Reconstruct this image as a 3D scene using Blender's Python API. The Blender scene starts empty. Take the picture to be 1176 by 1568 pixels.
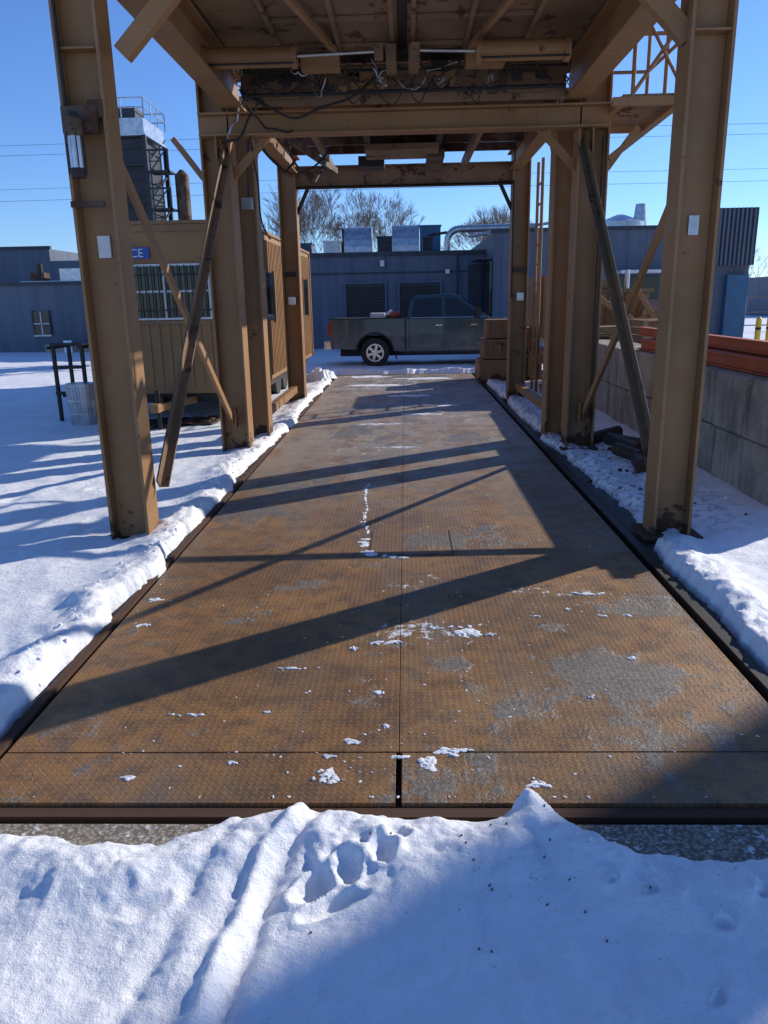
import bpy, math, random
import numpy as np
from mathutils import Vector, Matrix
random.seed(7); np.random.seed(7)
scene=bpy.context.scene
scene.view_settings.view_transform='Standard'
scene.view_settings.look='None'
scene.view_settings.exposure=0

# ------------------------------------------------------------ materials
class NT:
    def __init__(s,name):
        s.m=bpy.data.materials.new(name); s.m.use_nodes=True
        s.t=s.m.node_tree; s.b=s.t.nodes['Principled BSDF']
        s.geo=s.t.nodes.new('ShaderNodeNewGeometry')
        s.P=s.geo.outputs['Position']
    def n(s,typ,**kw):
        nd=s.t.nodes.new(typ)
        for k,v in kw.items(): setattr(nd,k,v)
        return nd
    def l(s,a,b): s.t.links.new(a,b)
    def setin(s,sock,v):
        if isinstance(v,bpy.types.NodeSocket): s.l(v,sock)
        else: sock.default_value=v
    def math(s,op,a,b=None,c=None,clamp=False):
        nd=s.n('ShaderNodeMath',operation=op,use_clamp=clamp)
        s.setin(nd.inputs[0],a)
        if b is not None: s.setin(nd.inputs[1],b)
        if c is not None: s.setin(nd.inputs[2],c)
        return nd.outputs[0]
    def mapping(s,scale,vec=None,rot=(0,0,0),loc=(0,0,0)):
        nd=s.n('ShaderNodeMapping'); s.l(vec or s.P,nd.inputs['Vector'])
        nd.inputs['Scale'].default_value=scale; nd.inputs['Rotation'].default_value=rot
        nd.inputs['Location'].default_value=loc
        return nd.outputs[0]
    def noise(s,scale=1,detail=4,rough=.55,vec=None,dist=0):
        nd=s.n('ShaderNodeTexNoise'); s.l(vec or s.P,nd.inputs['Vector'])
        nd.inputs['Scale'].default_value=scale; nd.inputs['Detail'].default_value=detail
        nd.inputs['Roughness'].default_value=rough; nd.inputs['Distortion'].default_value=dist
        return nd.outputs['Fac']
    def ramp(s,f,a,b):
        nd=s.n('ShaderNodeMapRange',interpolation_type='SMOOTHSTEP'); s.l(f,nd.inputs['Value'])
        nd.inputs['From Min'].default_value=a; nd.inputs['From Max'].default_value=b
        return nd.outputs['Result']
    def mix(s,f,a,b):
        nd=s.n('ShaderNodeMix',data_type='RGBA')
        s.setin(nd.inputs[0],f)
        for sock,v in ((nd.inputs[6],a),(nd.inputs[7],b)):
            if isinstance(v,bpy.types.NodeSocket): s.l(v,sock)
            else: sock.default_value=(v[0],v[1],v[2],1)
        return nd.outputs[2]
    def bump(s,h,strength=.3,dist=.01,prev=None):
        nd=s.n('ShaderNodeBump'); s.l(h,nd.inputs['Height'])
        nd.inputs['Strength'].default_value=strength; nd.inputs['Distance'].default_value=dist
        if prev is not None: s.l(prev,nd.inputs['Normal'])
        return nd.outputs[0]
    def out(s,col=None,rough=None,metal=None,nrm=None):
        if col is not None:
            if isinstance(col,bpy.types.NodeSocket): s.l(col,s.b.inputs['Base Color'])
            else: s.b.inputs['Base Color'].default_value=(*col,1)
        if rough is not None: s.setin(s.b.inputs['Roughness'],rough)
        if metal is not None: s.setin(s.b.inputs['Metallic'],metal)
        if nrm is not None: s.l(nrm,s.b.inputs['Normal'])
        return s.m

def simple(name,c1,c2=None,rough=.6,metal=0,scale=3,bump=.15,bs=40):
    s=NT(name); c2=c2 or tuple(v*.7 for v in c1)
    f=s.ramp(s.noise(scale,6,.65),.35,.65)
    return s.out(s.mix(f,c1,c2),rough,metal,s.bump(s.noise(bs,3),bump,.004))

def painted(name,c1,c2,rust=(.07,.03,.015),amount=.66,rough=.6,streak=.3):
    s=NT(name)
    base=s.mix(s.ramp(s.noise(1.3,3,.5),.3,.7),c1,c2)
    st=s.noise(1.0,4,.6,vec=s.mapping((16,16,.45)))
    base=s.mix(s.math('MULTIPLY',s.ramp(st,.58,.75),streak),base,tuple(v*.5 for v in c2))
    dust=s.ramp(s.noise(4.5,4,.6),.45,.75)
    base=s.mix(s.math('MULTIPLY',dust,.2),base,(.30,.23,.16))
    r=s.noise(3.3,8,.72,dist=.2)
    sep=s.n('ShaderNodeSeparateXYZ'); s.l(s.P,sep.inputs[0])
    low=s.math('SUBTRACT',1.0,s.ramp(sep.outputs[2],0.0,.45))
    r2=s.math('ADD',r,s.math('MULTIPLY',low,.16))
    rf=s.ramp(r2,amount,amount+.04)
    base=s.mix(rf,base,rust)
    sp=s.ramp(s.noise(30,2,.5),.72,.745)
    base=s.mix(s.math('MULTIPLY',sp,.85),base,rust)
    rg=s.math('ADD',s.math('MULTIPLY',rf,.25),rough)
    return s.out(base,rg,0,s.bump(s.noise(25,5,.7),.12,.004))

TAN=painted('tan_painted_steel',(.305,.155,.057),(.235,.119,.044),amount=.63)
TAND=painted('dusty_shaded_tan_steel',(.24,.14,.07),(.15,.088,.045),amount=.56)
TANR=painted('tan_trailer_paint',(.34,.172,.055),(.27,.138,.045),amount=.70,streak=.2)
DARK=simple('dark_steel',(.022,.02,.018),(.045,.032,.022),.6,.3)
BLK=simple('black_painted_cladding',(.012,.012,.014),(.02,.02,.022),.5)
GREEN=painted('worn_green_brown_steel',(.10,.085,.05),(.17,.10,.045),amount=.55)
BLACK=simple('black_rubber',(.012,.012,.012),(.02,.02,.02),.7)
GALV=simple('galvanised_metal',(.55,.57,.6),(.38,.4,.42),.35,.8,scale=6)
WHITE=simple('white_paint',(.75,.75,.73),(.6,.6,.58),.5)
YEL=simple('yellow_paint',(.75,.5,.03),(.6,.38,.03),.5)
ORG=painted('orange_primer_steel',(.50,.10,.03),(.36,.08,.03))
RUSTB=painted('rusty_brown_steel',(.12,.065,.035),(.07,.04,.024),amount=.5,rough=.65)
WOOD=simple('weathered_timber',(.34,.23,.12),(.22,.14,.08),.85,scale=9)
def concm():
    s=NT('weathered_concrete')
    c=s.mix(s.ramp(s.noise(1.6,8,.7),.35,.65),(.50,.44,.355),(.30,.26,.21))
    st=s.noise(1,5,.7,vec=s.mapping((7,7,.8)))
    c=s.mix(s.math('MULTIPLY',s.ramp(st,.5,.66),.75),c,(.12,.095,.07))
    c=s.mix(s.ramp(s.noise(22,5,.7),.6,.7),c,(.52,.49,.44))
    b=s.bump(s.noise(5,8,.75),.9,.06); b=s.bump(s.noise(40,4,.7),.5,.01,b)
    return s.out(c,.92,0,b)
CONC=concm()
WALL=NT('blue_grey_cladding')
_st=WALL.noise(1,5,.6,vec=WALL.mapping((2.5,2.5,.25)))
_c=WALL.mix(WALL.ramp(_st,.35,.7),(.11,.135,.18),(.078,.098,.135))
WALL=WALL.out(_c,.6,0,WALL.bump(WALL.noise(12,3),.1,.01))
WALLD=simple('dark_cladding',(.04,.05,.065),(.025,.03,.04),.6)
BLUE=simple('blue_panel',(.02,.10,.42),(.02,.08,.32),.5)
BLUET=simple('teal_panel',(.03,.12,.22),(.03,.09,.16),.5)
BARK=simple('bark',(.22,.17,.145),(.14,.11,.095),.9)
def glassm():
    s=NT('dark_glass'); return s.out((.015,.018,.02),.06,0)
GLASS=glassm()

def platemat():
    s=NT('rusty_tread_plate')
    sep=s.n('ShaderNodeSeparateXYZ'); s.l(s.P,sep.inputs[0])
    c=.030
    def cell(o):
        q=s.math('DIVIDE',s.math('ADD',sep.outputs[o],100.0),c)
        fl=s.math('FLOOR',q); return fl,s.math('SUBTRACT',s.math('SUBTRACT',q,fl),.5)
    fx,qx=cell(0); fy,qy=cell(1)
    par=s.math('MODULO',s.math('ADD',fx,fy),2.0)
    par=s.math('GREATER_THAN',par,.5)
    a=s.math('ADD',qx,qy); b=s.math('SUBTRACT',qx,qy)
    def mixv(f,u,v): return s.math('ADD',s.math('MULTIPLY',u,s.math('SUBTRACT',1.0,f)),s.math('MULTIPLY',v,f))
    L=mixv(par,a,b); W=mixv(par,b,a)
    e=s.math('ADD',s.math('POWER',s.math('ABSOLUTE',s.math('DIVIDE',L,.62)),2.0),s.math('POWER',s.math('ABSOLUTE',s.math('DIVIDE',W,.2)),2.0))
    tread=s.math('SUBTRACT',1.0,s.ramp(e,.35,1.0))
    def area(cx,cy,rx,ry):
        dx=s.math('POWER',s.math('DIVIDE',s.math('SUBTRACT',sep.outputs[0],cx),rx),2.0)
        dy=s.math('POWER',s.math('DIVIDE',s.math('SUBTRACT',sep.outputs[1],cy),ry),2.0)
        return s.math('SUBTRACT',1.0,s.ramp(s.math('ADD',dx,dy),.2,1.7))
    n1=s.noise(.9,7,.62); n2=s.noise(2.6,8,.7,dist=.3); n3=s.noise(7,7,.75)
    col=s.mix(s.ramp(n1,.35,.65),(.18,.090,.034),(.32,.155,.045))
    col=s.mix(s.math('MULTIPLY',s.ramp(n3,.44,.62),.68),col,(.09,.053,.030))
    lw=s.noise(.7,6,.7,vec=s.mapping((1.6,.5,1)))
    col=s.mix(s.math('MULTIPLY',s.ramp(lw,.48,.64),.6),col,(.16,.13,.098))
    # pale salt dust carried in toward the far end, with tyre-worn lanes along the deck
    lane=s.noise(1,6,.7,vec=s.mapping((3.2,.35,1)))
    far=s.math('MULTIPLY',s.ramp(sep.outputs[1],4.5,10.5),s.ramp(s.math('ADD',s.math('MULTIPLY',s.noise(2.3,7,.7),.6),s.math('MULTIPLY',lane,.4)),.36,.56))
    col=s.mix(s.math('MULTIPLY',far,.72),col,(.36,.315,.255))
    g=s.math('ADD',s.math('MULTIPLY',s.noise(1.5,10,.70,vec=s.mapping((1,.8,1),loc=(3.1,7.7,0)),dist=.2),.8),s.math('MULTIPLY',s.noise(11,6,.7),.2))
    for (cx,cy,rx,ry,am) in ((1.0,3.25,.6,.45,.105),(.95,3.9,.45,.25,.07),(1.3,4.35,.4,.2,.10),(-.5,10.6,.6,.8,.09),(.75,10.4,.45,.6,.12),(0.1,5.7,.5,.4,.05),(-1.1,4.25,.35,.12,.08),(-.9,2.95,.12,.06,.12),(.2,3.6,.12,.1,.08),(0,14,1.3,2.5,.08),(-.1,18,1.5,1.5,.1),(-1.25,7,.5,1.2,.07)):
        g=s.math('ADD',g,s.math('MULTIPLY',area(cx,cy,rx,ry),am))
    grey=s.ramp(g,.568,.605)
    gtex=s.mix(s.ramp(s.noise(38,5,.75),.35,.65),(.10,.09,.078),(.225,.205,.175))
    gtex=s.mix(s.math('MULTIPLY',s.ramp(n3,.5,.6),.5),gtex,(.12,.085,.05))
    col=s.mix(s.math('MULTIPLY',grey,.85),col,gtex)
    col=s.mix(s.math('MULTIPLY',tread,s.math('MULTIPLY',s.math('SUBTRACT',1.0,grey),.38)),col,(.38,.22,.10))
    fz=s.math('ADD',s.math('MULTIPLY',s.noise(16,7,.78),.75),s.math('MULTIPLY',n2,.35))
    for (cx,cy,rx,ry,am) in ((.15,4.0,.35,.25,.085),(.25,4.75,.5,.25,.08),(.95,4.6,.35,.12,.085),(-.3,5.9,.12,.9,.055),(.6,6.3,.7,.8,.045),(-.3,4.0,.6,.12,.06),(-.35,9.5,.8,1.6,.07),(.5,13.5,1.0,2.5,.09),(-.4,17,1.2,2,.11),(.1,2.72,.4,.1,.05),(-1.4,4.4,.25,.5,.05),(.3,3.3,.8,.5,.025)):
        fz=s.math('ADD',fz,s.math('MULTIPLY',area(cx,cy,rx,ry),am))
    spk=s.ramp(fz,.70,.735)
    col=s.mix(s.math('MULTIPLY',spk,.92),col,(.74,.76,.79))
    rough=s.math('ADD',s.math('MULTIPLY',s.ramp(n2,.35,.65),.25),.42)
    b1=s.bump(s.math('MULTIPLY',tread,s.math('SUBTRACT',1.0,s.math('MULTIPLY',grey,.6))),1.0,.0042)
    b2=s.bump(s.math('ADD',s.noise(55,5,.75),s.math('MULTIPLY',s.math('ADD',grey,spk),1.4)),.6,.007,b1)
    return s.out(col,rough,.08,b2)
PLATE=platemat()

def snowmat():
    s=NT('snow')
    f=s.ramp(s.noise(1.3,6,.6),.35,.7)
    col=s.mix(f,(.90,.905,.92),(.82,.83,.85))
    d=s.ramp(s.math('ADD',s.noise(60,3,.6),s.math('MULTIPLY',s.noise(2.2,3),.30)),.92,.94)
    col=s.mix(d,col,(.16,.12,.09))
    sep=s.n('ShaderNodeSeparateXYZ'); s.l(s.P,sep.inputs[0])
    rx=s.math('MULTIPLY',s.ramp(sep.outputs[0],1.6,1.8),s.math('SUBTRACT',1.0,s.ramp(sep.outputs[0],2.4,3.2)))
    ry=s.ramp(sep.outputs[1],5.3,6.5)
    dirt=s.ramp(s.noise(14,7,.75),.5,.6)
    col=s.mix(s.math('MULTIPLY',s.math('MULTIPLY',rx,ry),s.math('MULTIPLY',dirt,.8)),col,(.20,.17,.14))
    b=s.bump(s.noise(7,6,.6),.4,.05)
    b=s.bump(s.noise(45,6,.75),.65,.013,b)
    b=s.bump(s.noise(190,3,.8),.7,.003,b)
    return s.out(col,.55,0,b)
SNOW=snowmat()
def aspm():
    s=NT('asphalt_gravel')
    v=s.n('ShaderNodeTexVoronoi'); s.l(s.P,v.inputs['Vector']); v.inputs['Scale'].default_value=90
    col=s.mix(s.ramp(s.noise(40,5,.7),.35,.65),(.035,.033,.03),(.16,.145,.125))
    col=s.mix(s.ramp(s.noise(26,5,.7),.62,.66),col,(.6,.62,.65))
    return s.out(col,.85,0,s.bump(v.outputs['Distance'],.6,.008))
ASPH=aspm()
SLAB=NT('front_concrete_slab')
_v=SLAB.n('ShaderNodeTexVoronoi'); SLAB.l(SLAB.P,_v.inputs['Vector']); _v.inputs['Scale'].default_value=70
_c=SLAB.mix(SLAB.ramp(_v.outputs['Distance'],.2,.7),(.36,.31,.24),(.15,.125,.095))
_c=SLAB.mix(SLAB.ramp(SLAB.noise(30,5,.7),.58,.64),_c,(.65,.66,.68))
SLAB=SLAB.out(_c,.85,0,SLAB.bump(SLAB.noise(60,4,.7),.5,.006))

# ------------------------------------------------------------ builder
class B:
    def __init__(s): s.v=[];s.f=[];s.mi=[];s.mats=[];s.sm=[]
    def m(s,mat):
        if mat not in s.mats: s.mats.append(mat)
        return s.mats.index(mat)
    def add(s,vs,fs,mat,smooth=False):
        o=len(s.v); s.v+= [tuple(p) for p in vs]; k=s.m(mat)
        for f in fs: s.f.append(tuple(i+o for i in f)); s.mi.append(k); s.sm.append(smooth)
    def box(s,x0,x1,y0,y1,z0,z1,mat):
        vs=[(x,y,z) for x in(x0,x1) for y in(y0,y1) for z in(z0,z1)]
        s.add(vs,[(0,1,3,2),(4,6,7,5),(0,4,5,1),(2,3,7,6),(0,2,6,4),(1,5,7,3)],mat)
    def beam(s,p0,p1,w,h,mat,up=(0,0,1)):
        p0=Vector(p0);p1=Vector(p1);d=(p1-p0).normalized();u=Vector(up)
        r=d.cross(u)
        if r.length<1e-4: r=d.cross(Vector((0,1,0)))
        r.normalize();u=r.cross(d)
        vs=[p+r*a*w/2+u*b*h/2 for p in(p0,p1) for a,b in((-1,-1),(1,-1),(1,1),(-1,1))]
        s.add(vs,[(0,1,2,3),(4,7,6,5),(0,4,5,1),(1,5,6,2),(2,6,7,3),(3,7,4,0)],mat)
    def angle(s,p0,p1,w,t,mat,side=1):
        p0=Vector(p0);p1=Vector(p1);d=(p1-p0).normalized();r=Vector((1,0,0));u=r.cross(d).normalized()
        s.beam(p0,p1,t,w,mat)
        o=u*(w/2-t/2)+r*side*(w*.42); s.beam(p0+o,p1+o,w*.75,t,mat)
    def cyl(s,p0,p1,r,mat,n=12,r1=None,cap=True,smooth=True):
        p0=Vector(p0);p1=Vector(p1);d=(p1-p0).normalized()
        a=Vector((0,0,1)) if abs(d.z)<.9 else Vector((1,0,0))
        u=d.cross(a).normalized();w=d.cross(u); r1=r if r1 is None else r1
        vs=[];
        for p,q in((p0,r),(p1,r1)):
            for i in range(n):
                t=2*math.pi*i/n; vs.append(p+u*q*math.cos(t)+w*q*math.sin(t))
        s.add(vs,[(i,(i+1)%n,n+(i+1)%n,n+i) for i in range(n)],mat,smooth)
        if cap: s.add(vs,[tuple(range(n))[::-1],tuple(range(n,2*n))],mat)
    def prism(s,poly,axis,a0,a1,mat):
        def P(p,a):
            return {'y':(p[0],a,p[1]),'x':(a,p[0],p[1]),'z':(p[0],p[1],a)}[axis]
        n=len(poly); vs=[P(p,a0) for p in poly]+[P(p,a1) for p in poly]
        s.add(vs,[tuple(range(n)),tuple(range(n,2*n))[::-1]]+[(i,(i+1)%n,n+(i+1)%n,n+i) for i in range(n)],mat)
    def tube(s,pts,r,mat,n=6):
        for a,b in zip(pts[:-1],pts[1:]): s.cyl(a,b,r,mat,n,cap=False)
    def hcol(s,x,y,z0,z1,mat,w=.34,d=.30,t=.024):
        s.box(x-w/2,x-w/2+t,y-d/2,y+d/2,z0,z1,mat); s.box(x+w/2-t,x+w/2,y-d/2,y+d/2,z0,z1,mat)
        s.box(x-w/2+t,x+w/2-t,y-.02,y+.02,z0,z1,mat)
    def ibx(s,x0,x1,y,z0,z1,mat,w=.2,t=.02):
        s.box(x0,x1,y-w/2,y+w/2,z0,z0+t,mat); s.box(x0,x1,y-w/2,y+w/2,z1-t,z1,mat); s.box(x0,x1,y-.01,y+.01,z0+t,z1-t,mat)
    def iby(s,y0,y1,x,z0,z1,mat,w=.24,t=.022):
        s.box(x-w/2,x+w/2,y0,y1,z0,z0+t,mat); s.box(x-w/2,x+w/2,y0,y1,z1-t,z1,mat); s.box(x-.012,x+.012,y0,y1,z0+t,z1-t,mat)
    def make(s,name,parent=None,bevel=0):
        me=bpy.data.meshes.new(name); me.from_pydata(s.v,[],s.f)
        for m in s.mats: me.materials.append(m)
        me.polygons.foreach_set('material_index',s.mi); me.polygons.foreach_set('use_smooth',s.sm)
        me.update()
        import bmesh
        bm=bmesh.new(); bm.from_mesh(me); bmesh.ops.recalc_face_normals(bm,faces=bm.faces); bm.to_mesh(me); bm.free()
        o=bpy.data.objects.new(name,me); scene.collection.objects.link(o)
        if parent: o.parent=parent
        if bevel:
            md=o.modifiers.new('bevel','BEVEL'); md.width=bevel; md.segments=2; md.limit_method='ANGLE'
        return o
def empty(name):
    e=bpy.data.objects.new(name,None); scene.collection.objects.link(e); return e

# ------------------------------------------------------------ noise for terrain
def vn(x,y,seed=0):
    xi=np.floor(x);yi=np.floor(y);fx=x-xi;fy=y-yi
    fx=fx*fx*(3-2*fx);fy=fy*fy*(3-2*fy)
    def h(a,b):
        q=np.sin(a*127.1+b*311.7+seed*74.7)*43758.5453; return q-np.floor(q)
    return (h(xi,yi)*(1-fx)+h(xi+1,yi)*fx)*(1-fy)+(h(xi,yi+1)*(1-fx)+h(xi+1,yi+1)*fx)*fy
def fbm(x,y,seed=0,o=4):
    s=0;a=.5
    for i in range(o): s=s+a*(vn(x*2**i,y*2**i,seed+i)-.5);a*=.5
    return s
def ss(a,b,x):
    t=np.clip((x-a)/(b-a),0,1); return t*t*(3-2*t)

def snow_h(X,Y):
    ed=np.interp(X,[-3,-1.38,-1.2,-1.1,-.85,-.6,-.37,.08,.3,.42,.52,.6,.73,1.26,3],[2.26,2.25,2.27,2.19,2.22,2.35,2.38,2.36,2.34,2.46,2.36,2.29,2.18,2.15,2.1])
    tf=ed+fbm(X*5,Y*5,3)*.07+fbm(X*26,Y*26,4)*.02-Y
    wob=fbm(Y*1.6,Y*0+3.1,9)*.26+fbm(Y*5,X*2,11)*.13+fbm(Y*19,X*9,12)*.03
    tl=-1.745-X+wob-.04*ss(12,6,Y)
    tr=X-1.79+fbm(Y*1.3,Y*0+8.1,15)*.18+fbm(Y*7,X*3,17)*.10+fbm(Y*19,X*9,18)*.05
    tr=tr-.10*ss(5.3,5.9,Y)*ss(10,8,Y)
    tb=Y-19.9+fbm(X*2,Y*2,5)*.3
    t=np.maximum(np.maximum(tf,tb),np.maximum(tl,tr))
    far=ss(3,14,np.abs(X))
    H=.035+.05*fbm(X*.8,Y*.8,21)+.05*fbm(X*2.6,Y*2.6,22)+.016*fbm(X*11,Y*11,23)
    amp=.04+.12*np.clip(fbm(Y*1.1,X*.6+4,35)+.12,0,1)
    bank=np.exp(-((t-.16)/.16)**2)
    isl=(tl>tr)&(tl>tf)
    H=H+bank*np.where(isl,amp+.09*fbm(Y*3,X*3,31)+.03*fbm(Y*13,X*13,32),.05+.1*fbm(Y*2.5,X*2.5,33)+.03*fbm(Y*15,X*15,34))
    H=H+.03*far*fbm(X*.35,Y*1.8,41)+.05*far*np.clip(fbm(X*1.6,Y*1.1,45),-.2,1)
    lump=np.clip(fbm(X*4.5,Y*3.4,43,2)*2.4-.2,0,1); H=H-.065*lump*ss(-1.9,-2.3,X)*ss(9,6,Y)
    thin=ss(5.3,6.0,Y)*ss(11,9,Y)*ss(1.5,1.8,X)*ss(2.6,2.2,X)
    H=H-thin*(.05+.12*fbm(X*5,Y*5,47))
    side=ss(2.4,2.6,Y)
    H=H+ss(.4,.05,t)*(.010+.014*side)*np.clip(fbm(X*24,Y*24,51)*3,0,1)
    rx=np.interp(Y,[1.2,1.56,1.81,2.12,2.30,2.39],[-.60,-.56,-.52,-.48,-.40,-.34])
    dx=X-rx+fbm(X*9,Y*9,55)*.03
    fg=ss(2.42,2.3,Y)*ss(.6,1.2,Y)
    H=H+fg*(.026*np.exp(-(dx/.028)**2)-.026*np.exp(-((dx-.062)/.033)**2)+.014*np.exp(-((dx+.11)/.05)**2)-.010*np.exp(-((dx+.19)/.03)**2))
    ch=np.exp(-(((X+.20)/.22)**2+((Y-2.08)/.15)**2)**2)
    H=H+ch*(.026*np.abs(fbm(X*10,Y*10,81))*2+.016*fbm(X*30,Y*30,83))
    for (cx,cy,a,b,dp,ang) in [(-.31,1.99,.065,.035,.036,.9),(-.20,2.07,.035,.05,.032,.1),(-.09,2.13,.035,.045,.036,-.3),(-.24,1.92,.08,.025,.025,.5),(-.04,2.20,.035,.022,.025,.3),
                           (-1.25,1.75,.02,.04,.03,.8),(.9,1.85,.02,.02,.015,0),(.72,1.95,.02,.010,.014,.5),(1.0,1.75,.016,.010,.014,.5),(.62,2.0,.02,.010,.014,.5),(.8,1.62,.03,.010,.014,.9),(1.05,1.95,.02,.010,.014,.3),(-.8,1.9,.06,.03,.012,.5)]:
        u=(X-cx)*math.cos(ang)+(Y-cy)*math.sin(ang);w=-(X-cx)*math.sin(ang)+(Y-cy)*math.cos(ang)
        r=np.sqrt((u/a)**2+(w/b)**2)+fbm(X*22,Y*22,61)*.9
        H=H-dp*np.exp(-np.clip(r,0,9)**3)+dp*.4*np.exp(-((r-1.5)/.35)**2)
    H=H+.05*np.exp(-(((X-.42)/.09)**2+((Y-2.38)/.10)**2))
    H=H+fg*(.018*fbm(X*7,Y*7,71)+.006*fbm(X*40,Y*40,72))
    return -.2+(.2+H)*ss(-.03,.06,t)

def axis(segs):
    out=[]
    for a,b,st in segs:
        n=max(1,int(round((b-a)/st))); out+=list(np.linspace(a,b,n,endpoint=False))
    out.append(segs[-1][1]); return np.array(out)
xs=axis([(-500,-100,80),(-100,-30,8),(-30,-10,.4),(-10,-4,.12),(-4,-2.2,.028),(-2.2,-1.55,.016),(-1.55,1.6,.0095),(1.6,2.2,.018),(2.2,4,.035),(4,10,.12),(10,30,1),(30,100,8),(100,500,80)])
ys=axis([(-100,-10,15),(-10,-1,1),(-1,1.4,.08),(1.4,2.6,.008),(2.6,6,.022),(6,12,.04),(12,22,.09),(22,36,.3),(36,100,8),(100,900,100)])
XX,YY=np.meshgrid(xs,ys)
ZZ=snow_h(XX,YY)
nx,ny=len(xs),len(ys)
co=np.stack([XX.ravel(),YY.ravel(),ZZ.ravel()],1).astype(np.float32)
idx=np.arange(nx*ny).reshape(ny,nx)
quads=np.stack([idx[:-1,:-1],idx[:-1,1:],idx[1:,1:],idx[1:,:-1]],-1).reshape(-1,4)
me=bpy.data.meshes.new('snow_ground'); me.vertices.add(nx*ny); me.vertices.foreach_set('co',co.ravel())
me.loops.add(quads.size); me.loops.foreach_set('vertex_index',quads.ravel().astype(np.int32))
me.polygons.add(len(quads)); me.polygons.foreach_set('loop_start',np.arange(0,quads.size,4,dtype=np.int32))
me.update(calc_edges=True); me.polygons.foreach_set('use_smooth',np.ones(len(quads),bool)); me.materials.append(SNOW)
scene.collection.objects.link(bpy.data.objects.new('snow_ground',me))

b=B(); b.box(-6,6,1.7,2.36,-.14,-.012,SLAB); b.make('concrete_apron')
b=B(); b.box(-2.6,-1.80,2.37,20.5,-.14,-.045,ASPH); b.box(1.80,3.1,2.37,20.5,-.14,-.045,ASPH); b.make('asphalt_margin')

# ------------------------------------------------------------ truck scale platform
XL,XR,XC=-1.69,1.63,-.045
root=empty('truck_scale_platform')
b=B()
yb=[2.46,2.80,5.33,8.45,11.2,14.0,16.7,19.4]
for i in range(len(yb)-1):
    g=.006 if i==0 else .003
    y0,y1=yb[i]+g,yb[i+1]-g
    gx=.012 if i==0 else .0018
    b.box(XL,XC-gx,y0,y1,-.03,0,PLATE); b.box(XC+gx,XR,y0,y1,-.03,0,PLATE)
b.make('tread_deck',root,.0015)
b=B()
b.box(XL-.015,XR+.015,2.40,2.452,-.05,-.012,RUSTB)
b.box(XL,XR,2.46,19.4,-.12,-.05,DARK)
b.box(-1.765,-1.72,2.40,19.5,-.06,.004,RUSTB); b.box(1.685,1.75,2.40,19.5,-.06,.004,DARK)
b.box(-1.72,1.68,19.42,19.5,-.06,.003,RUSTB)
b.box(-.28,.33,5.345,5.35,0.0,.003,DARK); b.box(-.285,-.279,5.35,5.95,0.0,.003,DARK);b.box(.33,.336,5.35,5.95,0.0,.003,DARK)
b.make('scale_frame',root)

# snow patches lying on deck
b=B()
def blob(x,y,rx,ry,h,rnd,rot):
    n=14; ph=[rnd.uniform(0,6.28) for _ in range(4)]
    def rad(t): return 1+.25*math.sin(2*t+ph[0])+.2*math.sin(3*t+ph[1])+.16*math.sin(5*t+ph[2])
    vs=[]
    for k,z in((1,.0012),(.7,h)):
        for i in range(n):
            t=2*math.pi*i/n; q=rad(t)*k*(1+rnd.uniform(-.12,.12)); u=rx*q*math.cos(t);w=ry*q*math.sin(t)
            vs.append((x+u*math.cos(rot)-w*math.sin(rot),y+u*math.sin(rot)+w*math.cos(rot),max(.0012,z*rnd.uniform(.6,1.3))))
    vs.append((x,y,h*1.1)); fs=[(i,(i+1)%n,n+(i+1)%n,n+i) for i in range(n)]+[(n+i,n+(i+1)%n,2*n) for i in range(n)]
    b.add(vs,fs,SNOW,True)
def patch(x,y,rx,ry,seed):
    rnd=random.Random(seed*31+int(x*100)+int(y*77))
    k=int(6+rx*ry/.0006); k=min(k,26)
    for i in range(k):
        a=rnd.uniform(0,6.28); q=math.sqrt(rnd.random())*rnd.uniform(.4,1.15)
        s=rnd.uniform(.12,.42)*(1.2-.7*min(1,q))
        blob(x+rx*q*math.cos(a),y+ry*q*math.sin(a),rx*s+.003,ry*s+.003,rnd.uniform(.0025,.006),rnd,rnd.uniform(-.6,.6))
P=[(-.34,2.63,.06,.06),(-.33,2.77,.03,.015),(-.72,2.72,.026,.018),(-1.12,2.62,.035,.02),(.08,2.72,.05,.07),(.17,2.80,.09,.03),
(.485,2.58,.05,.035),(-.04,2.76,.05,.014),(-.25,2.88,.04,.03),(-.1,3.0,.02,.02),(-.65,3.12,.02,.012),(-1.0,3.1,.08,.012),
(.33,3.98,.08,.08),(.18,4.05,.07,.02),(.45,3.95,.025,.02),(-.3,3.78,.03,.03),(-.12,3.85,.10,.02),
(-.6,3.55,.08,.012),(.95,4.3,.02,.02),(1.1,4.55,.12,.025),(1.28,4.2,.04,.02),(1.13,4.2,.03,.02),(.75,4.2,.05,.010),
(-1.55,4.1,.05,.03),(-1.6,4.5,.06,.03),(1.15,3.65,.025,.03),(-.15,3.3,.03,.02),(.85,3.25,.02,.02),
(-.1,9.6,.3,.03),(-.4,11.5,.4,.06),(.2,12.5,.4,.07),(.7,13.5,.3,.08),(.1,15,.5,.12),(-.6,17,.7,.2),(.5,18.3,.8,.25),(-.9,19,.6,.3)]
for i,p in enumerate(P): patch(*p,seed=i)
rs=random.Random(2)
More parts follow.
